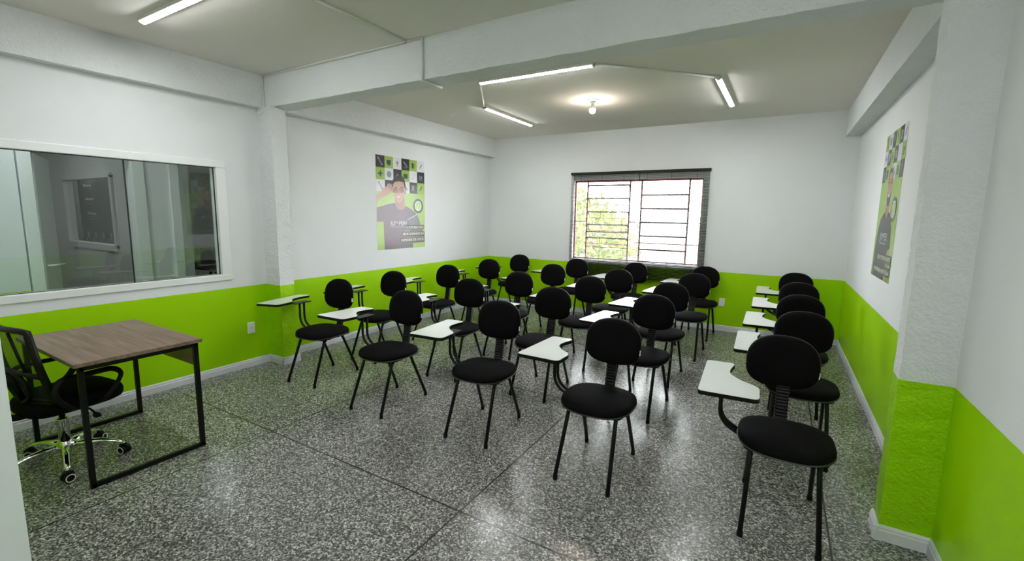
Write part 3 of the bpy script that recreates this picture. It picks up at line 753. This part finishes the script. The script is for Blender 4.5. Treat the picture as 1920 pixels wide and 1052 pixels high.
# ------------------------------------------------------------------ office chair
t = thing('office_chair', 'black mesh-backed swivel chair with chrome base at the desk', 'chair', (-3.765, .940, 0), .13)
b = MB()
for k in range(5):
    a = 2 * PI * k / 5 + math.radians(-22); dx, dy = math.cos(a), math.sin(a); rings = []
    for s_, z, w_, h_ in ((.02, .118, .030, .020), (.10, .122, .026, .018), (.18, .115, .020, .013), (.25, .095, .018, .010), (.285, .075, .020, .010)):
        cx, cy = dx * s_, dy * s_; rings.append([(cx - dy * w_ * q[0], cy + dx * w_ * q[0], z + h_ * q[1]) for q in ((-1, -.5), (-.6, .8), (0, 1), (.6, .8), (1, -.5), (0, -1))])
    b.loft(rings, 'chrome')
b.lathe([(.045, .09), (.05, .10), (.05, .14), (.034, .15), (.034, .155)], m='chrome', n=24)
b.build('star_base', None, t).location = (0, -.045, 0)
for k in range(5):
    a = 2 * PI * k / 5 + math.radians(-22); 
    cb = MB(); cb.tube([(0, 0, .08), (0, 0, .045)], .008, 'chrome', 8); cb.lathe([(.012, -.008), (.030, -.008), (.030, .008), (.012, .008)], (0, 0, .044), 'plastic', 20, 'Y')
    for sy in (-1, 1): cb.lathe([(.026, sy * .010), (.029, sy * .013), (.029, sy * .025), (.024, sy * .029)], (0, 0, .029), 'plastic', 24, 'Y')
    o = cb.build('caster', None, t); o.location = (math.cos(a) * .285, math.sin(a) * .285 - .045, 0); o.rotation_euler = (0, 0, a + .6 * (k - 2))
    for sy in (-1, 1):
        rb = MB(); n = 24; rb.loft([[(rr * math.cos(2 * PI * q / n), sy * .0285 + ww, .029 + rr * math.sin(2 * PI * q / n)) for q in range(n)] for rr, ww in ((.024, 0), (.0245, sy * .0025), (.0195, sy * .0025), (.019, 0))], 'tag', closed=True, cap=False)
        rb.build('wheel_ring', None, o)
b = MB(); b.lathe([(.028, .15), (.028, .29), (.030, .292), (.030, .300), (.016, .302), (.016, .38)], m='chrome', n=24); b.build('gas_lift', None, t).location = (0, -.045, 0)
b = MB(); b.box(-.08, .08, -.11, .09, .36, .395, 'plastic', .006); b.tube(fillet([(.06, .02, .375), (.20, .02, .365), (.25, .02, .345)], .02), .006, 'plastic', 8); b.box(.235, .275, .005, .035, .33, .355, 'plastic', .006)
b.tube(fillet([(0, -.08, .38), (0, -.27, .385), (0, -.30, .44), (0, -.285, .60)], .05), .020, 'plastic', 8, 1.6); b.build('seat_mechanism', None, t)

def cushion(mb, w, d, z0, h, m, ex=3.2, dome=.012, drop=0.0, n=40, yfun=None):
    """upholstered pad: superellipse rings with a rounded edge"""
    prof = [(.90, 0), (.97, .12), (1.0, .35), (1.0, .55), (.975, .78), (.90, .93), (.78, 1.0), (.55, 1.03), (.30, 1.05), (.08, 1.06)]
    rings = []
    for s_, t_ in prof:
        ring = []
        for k in range(n):
            a = 2 * PI * k / n; cx = math.copysign(abs(math.cos(a)) ** (2 / ex), math.cos(a)); cy = math.copysign(abs(math.sin(a)) ** (2 / ex), math.sin(a))
            x, y = cx * s_ * w / 2, cy * s_ * d / 2
            z = z0 + h * min(t_, 1) + (dome * (t_ - 1) / .06 if t_ > 1 else 0)
            z -= drop * max(0, (-y / (d / 2)) - .35) ** 2
            ring.append((x, y, z))
        rings.append(ring)
    mb.loft(rings, m)
b = MB(); cushion(b, .48, .47, .395, .085, 'fabric', 3.4, .010, .05); b.build('seat', None, t)
# back frame and mesh
def back_pt(u, v):  # u -1..1 across, v 0..1 up
    wv = .222 + .012 * math.sin(v * PI) - .035 * v ** 3; x = u * wv
    y = -.185 - .07 * v - .02 * math.sin(v * PI) + .045 * u * u * (1 - .25 * v)
    return Vector((x, y, .47 + .45 * v))
loop = []
for k in range(13): loop.append(back_pt(-1 + 2 * k / 12, 1.0 - .03 * abs(-1 + k / 6) ** 4))
for k in range(1, 12): loop.append(back_pt(1, 1 - k / 12))
for k in range(13): loop.append(back_pt(1 - 2 * k / 12, .02 * abs(-1 + k / 6) ** 4))
for k in range(1, 12): loop.append(back_pt(-1, k / 12))
b = MB(); b.tube(loop, .016, 'plastic', 8, 1.3, closed=True)
b.tube([back_pt(-1 + 2 * k / 10, .40 + .05 * (1 - (k / 5 - 1) ** 2)) + Vector((0, -.012, 0)) for k in range(11)], .014, 'plastic', 8)
lp = [(.115 * math.cos(2 * PI * k / 20), .10 * math.sin(2 * PI * k / 20)) for k in range(20)]
b.tube([back_pt(p_[0] / .215, .24 + p_[1] / .43) + Vector((0, -.02, 0)) for p_ in lp], .013, 'plastic', 8, closed=True)
b.tube([back_pt(0, .02) + Vector((0, -.02, 0)), back_pt(0, .42) + Vector((0, -.02, 0))], .018, 'plastic', 8)
b.tube([back_pt(.62, .42) + Vector((0, -.01, 0)), back_pt(.40, .97) + Vector((0, -.01, 0))], .008, 'plastic', 6); b.tube([back_pt(-.62, .42) + Vector((0, -.01, 0)), back_pt(-.40, .97) + Vector((0, -.01, 0))], .008, 'plastic', 6)
b.build('back_frame', None, t)
b = MB(); G = [[b.bm.verts.new(back_pt(-1 + 2 * i / 12, j / 12)) for i in range(13)] for j in range(13)]
for j in range(12):
    for i in range(12): f_ = b.bm.faces.new((G[j][i], G[j][i + 1], G[j + 1][i + 1], G[j + 1][i])); f_.smooth = True; f_.material_index = b._mi('mesh')
b.build('mesh_back', None, t)
for sx in (-1, 1):
    b = MB(); x = sx * .262
    b.tube(fillet([(sx * .20, -.06, .405), (x, -.10, .43), (x, -.17, .52), (x, -.15, .615), (x, .12, .615), (x + .0, .17, .57), (x, .13, .50), (x, .06, .43), (sx * .20, .04, .405)], .05), .013, 'plastic', 8, 1.5)
    b.build('armrest', None, t)

# ------------------------------------------------------------------ tablet-arm school chair
def tube_leg(sx, sy):
    b = MB(); b.tube(fillet([(sx * .166, sy * .272, .026), (sx * .150, sy * (.125 if sy < 0 else .105), .395), (sx * .148, sy * .085, .418)], .03, 5), .0125, 'blackmetal', 10); return b
def make_chair():
    t = thing('tablet_chair', '', 'chair')
    b = MB(); cushion(b, .445, .425, .428, .056, 'fabric', 2.9, .010, .035); seat = b.build('seat', None, t)
    b = MB(); n = 40; ring = []
    for k in range(n):
        a = 2 * PI * k / n; ring.append((math.copysign(abs(math.cos(a)) ** (2 / 2.9), math.cos(a)) * .2215, math.copysign(abs(math.sin(a)) ** (2 / 2.9), math.sin(a)) * .2115, .437 - .035 * max(0, -math.sin(a) - .35) ** 2))
    b.tube(ring, .0045, 'piping', 6, closed=True); b.build('edge_piping', None, seat)
    b = MB()
    poly = round_poly([(-.19, -.18), (.19, -.18), (.19, .19), (-.19, .19)], .06, 5); b.prism(poly, .418, .430, 'plastic')
    for sx in (-1, 1): b.tube([(sx * .148, -.10, .415), (sx * .148, .10, .415)], .0115, 'blackmetal', 10)
    b.tube([(-.15, -.06, .405), (.15, -.06, .405)], .009, 'blackmetal', 8); b.tube([(-.15, .06, .405), (.15, .06, .405)], .009, 'blackmetal', 8)
    b.box(-.04, .04, .05, .25, .400, .416, 'blackmetal', .003)
    b.build('seat_frame', None, t)
    for sx in (-1, 1):
        for sy in (-1, 1):
            l = tube_leg(sx, sy).build('leg', None, t)
            f_ = MB(); f_.lathe([(.0145, 0), (.0145, .022), (.0125, .032), (.0118, .034)], (sx * .166, sy * .272, 0), 'plastic', 12); f_.build('rubber_foot', None, l)
    # bellows column
    b = MB(); rings = []; N = 30
    for k in range(N + 1):
        v = k / N; y = .225 + .05 * math.sin(min(1, v * 1.2) * PI / 2); z = .405 + .275 * v; w_ = (.034 if k % 2 else .030); d_ = (.018 if k % 2 else .014)
        rings.append([(q[0] * w_, y + q[1] * d_, z) for q in ((-1, -.8), (-.8, -1), (.8, -1), (1, -.8), (1, .8), (.8, 1), (-.8, 1), (-1, .8))])
    b.loft(rings, 'plastic', smooth=False); b.build('back_support', None, t)
    # backrest, modelled about its own centre
    b = MB(); n = 40; rings = []
    def bring(s_, yy, grow=1.0):
        ring = []
        for k in range(n):
            a = 2 * PI * k / n; ca, sa = math.cos(a), math.sin(a); ex = 2.9 if sa < 0 else 2.35
            x = math.copysign(abs(ca) ** (2 / ex), ca) * .186 * s_; z = math.copysign(abs(sa) ** (2 / ex), sa) * .151 * s_
            x *= 1 - .03 * (z / .15)
            ring.append((x, yy + .10 * z - .35 * x * x, z))
        return ring
    for s_, yy in ((.05, -.030), (.35, -.031), (.65, -.031), (.82, -.028), (.93, -.019), (.985, -.007), (1.0, .006), (.99, .014), (.95, .022), (.86, .028), (.5, .030), (.05, .030)): rings.append(bring(s_, yy))
    b.loft(rings, 'fabric'); back = b.build('backrest', None, t); back.location = (0, .285, .77)
    b = MB(); b.tube(bring(1.0, .012), .0035, 'piping', 6, closed=True); b.build('edge_piping', None, back)
    b = MB(); b.box(.1795, .1865, -.022, -.004, -.065, -.030, 'tag'); b.build('label_tag', None, back)
    # writing tablet, about its own centre
    poly = round_poly([(-.172, -.262), (.118, -.262), (.118, -.085), (.02, -.015), (-.036, .070), (-.034, .150), (-.010, .262), (-.172, .262)], [.028, .035, .045, .06, .05, .05, .035, .03], 5)
    b = MB(); b.prism(poly, -.001, .0035, 'laminate'); tb = b.build('writing_tablet', None, t)
    b = MB(); outer = shrink(poly, -.0025); b.prism(outer, -.020, .0015, 'plastic'); b.build('edge_band', None, tb)
    tb.location = (-.33, .03, .713)
    b = MB()
    for y in (.020, .072): b.tube(fillet([(0, y, .69), (0, y, .475), (.14, y, .405)], .085, 8), .0105, 'blackmetal', 10)
    b.box(-.04, .05, -.06, .12, .684, .692, 'blackmetal', .001); b.build('tablet_arm', None, t).location = (-.32, 0, 0)
    return t

# name: x, y, heading deg, back dx, back dy, tablet (dx, dy, z, yaw, pitch, roll)
TAB = {'E': (-.256, .079, .702, 1.2, 2.0, -.6), 'D': (-.313, .065, .716, -1.8, -.6, 0), 'C': (-.344, .029, .715, 0, 0, 0), 'B': (-.385, .0, .728, 3, -2.5, 1.2), 'A': (-.40, -.01, .728, 3, .6, -2.5)}
CH = {
 'A1': (-3.737, 2.780, 6.0, -.07, .30), 'A2': (-3.79, 3.565, 5, -.05, .31), 'A3': (-3.745, 4.500, 3, -.02, .29), 'A4': (-3.755, 5.530, 3, -.02, .285), 'A5': (-3.81, 6.560, 2, -.01, .28),
 'B1': (-2.745, 2.675, 2.0, -.035, .265), 'B2': (-2.745, 3.610, 4.0, -.02, .285), 'B3': (-2.645, 4.470, 3, 0, .275), 'B4': (-2.69, 5.510, 2, 0, .285), 'B5': (-2.725, 6.470, 1, 0, .28),
 'C1': (-1.810, 2.725, 4.5, -.03, .29), 'C2': (-1.800, 3.645, 2.0, 0, .25), 'C3': (-1.800, 4.590, 0, 0, .28), 'C4': (-1.750, 5.480, 0, 0, .283), 'C5': (-1.83, 6.490, -6, 0, .28),
 'D1': (-.896, 2.660, 0.5, 0, .25), 'D2': (-.915, 3.745, -3.5, 0, .29), 'D3': (-.945, 4.600, -2.5, 0, .32), 'D4': (-.860, 5.590, -1.5, 0, .345), 'D5': (-.86, 6.560, -2, 0, .31),
 'E1': (.113, 2.704, 1.0, -.03, .335), 'E2': (.212, 3.660, 0, 0, .29), 'E3': (.215, 4.545, -1, 0, .28), 'E4': (.235, 5.505, 0, 0, .28), 'E5': (.233, 6.520, 0, 0, .29)}
ROWN = {1: 'front row', 2: 'second row', 3: 'third row', 4: 'fourth row', 5: 'last row'}
COLN = {'A': 'beside the left wall', 'B': 'second from the left wall', 'C': 'middle file of the room', 'D': 'second from the right wall', 'E': 'beside the right wall'}
proto = make_chair()
kids = list(proto.children); gk = {k.name: list(k.children) for k in kids}
first = True
for key, (x, y, hd_, bdx, bdy) in CH.items():
    if first: r = proto; first = False; parts = kids
    else:
        r = proto.copy(); COL.objects.link(r); parts = []
        for ch in kids:
            c = ch.copy(); COL.objects.link(c); c.parent = r; parts.append(c)
            for g in gk[ch.name]: d = g.copy(); COL.objects.link(d); d.parent = c
    r.location = (x, y, 0); r.rotation_euler = (0, 0, math.radians(hd_))
    r['label'] = 'black padded chair with white tablet arm, ' + ROWN[int(key[1])] + ', ' + COLN[key[0]]
    r['category'] = 'chair'; r['group'] = 'tablet-arm chairs in rows'
    for p in parts:
        if p.name.startswith('backrest'): p.location = (bdx, bdy, .77)
        if p.name.startswith('back_support'): p.location = (bdx * .5, (bdy - .285) * .8, 0)
        if p.name.startswith('writing_tablet'):
            a = TAB[key[0]]; p.location = a[:3]; p.rotation_euler = (math.radians(a[4]), math.radians(a[5]), math.radians(a[3]))
        if p.name.startswith('tablet_arm'):
            a = TAB[key[0]]; p.location = (-.32, 0, a[2] - .713)

# ------------------------------------------------------------------ outside the street window
M['asphalt'] = mat('pale_ground', (0.45, 0.41, 0.36, 1), 0.9, var=(.4, .2))
M['leaf'] = mat('tree_leaves', (0.085, 0.115, 0.010, 1), 0.6, var=(3, .4))
M['bark'] = mat('tree_bark', (0.12, 0.09, 0.06, 1), 0.9)
M['rooftile'] = mat('clay_roof_tiles', (0.33, 0.20, 0.16, 1), 0.85, bump=(9, .6, .05), var=(6, .3))
M['render'] = mat('pale_house_wall', (0.55, 0.53, 0.50, 1), 0.9)
b = MB(); b.box(-40, 40, YB + 1, 90, -3.4, -3.2, 'asphalt'); struct(b.build('ground'))
def house(x0, x1, y0, y1, z1, ridge, label):
    t = thing('house', label, 'house', ((x0 + x1) / 2, (y0 + y1) / 2, -3.2)); w_, d_ = (x1 - x0) / 2, (y1 - y0) / 2; h_ = z1 + 3.2
    b = MB(); b.box(-w_, w_, -d_, d_, 0, h_, 'render'); b.build('walls', None, t)
    b = MB(); b.loft([[(sx * (w_ + .4), -d_ - .5, h_), (sx * (w_ + .4), 0, h_ + ridge), (sx * (w_ + .4), d_ + .5, h_), (sx * (w_ + .4), 0, h_ - .01)] for sx in (-1, 1)], 'rooftile', smooth=False); b.build('roof', None, t)
    for k in (-.5, .4): b = MB(); b.box(k * w_ - .6, k * w_ + .6, -d_ - .03, -d_ + .03, h_ - 2.0, h_ - .8, 'dark'); b.build('window', None, t)
house(-6.5, 2.5, 24, 31, -.9, 1.3, 'pale house with clay tile roof across the street, seen through the right sash')
house(-20, -11, 34, 40, 0.6, 1.2, 'distant house behind the trees, seen through the left sash')
def tree(x, y, h, r, seed, label):
    rnd = random.Random(seed); t = thing('tree', label, 'tree', (x, y, -3.2), 0, 'trees outside the street window')
    b = MB(); b.tube([(0, 0, 0), (.05, .02, h * .35), (-.05, .05, h * .6), (.1, 0, h * .85)], [.16, .12, .08, .03], 'bark', 8)
    for k in range(6):
        a = rnd.uniform(0, 6.28); b.tube([(0, 0, h * (.35 + .07 * k)), (math.cos(a) * r * .7, math.sin(a) * r * .7, h * (.5 + .08 * k))], [.05, .015], 'bark', 6)
    b.build('trunk', None, t)
    b = MB(); i = b._mi('leaf')
    for k in range(2600):
        a = rnd.uniform(0, 2 * PI); q = rnd.uniform(-1, 1); rr = rnd.uniform(.45, 1) ** .5 * (1 + .25 * math.sin(3 * a + seed) * (1 - abs(q)))
        c = Vector((math.cos(a) * math.sqrt(1 - q * q) * r * rr, math.sin(a) * math.sqrt(1 - q * q) * r * rr, h * .68 + q * h * .34 * rr))
        s_ = rnd.uniform(.07, .16); u = Vector((rnd.gauss(0, 1), rnd.gauss(0, 1), rnd.gauss(0, 1))).normalized(); v = u.orthogonal().normalized()
        vs = [b.bm.verts.new(c + u * s_), b.bm.verts.new(c + v * s_ * .45), b.bm.verts.new(c - u * s_), b.bm.verts.new(c - v * s_ * .45)]
        f_ = b.bm.faces.new(vs); f_.material_index = i
    b.build('foliage', None, t)
tree(-5.6, 13.2, 5.6, 1.9, 3, 'yellow-green leafy tree nearest the street window on its left side')
tree(-6.9, 18.8, 4.9, 1.9, 5, 'smaller leafy tree right of the nearest tree outside the window')
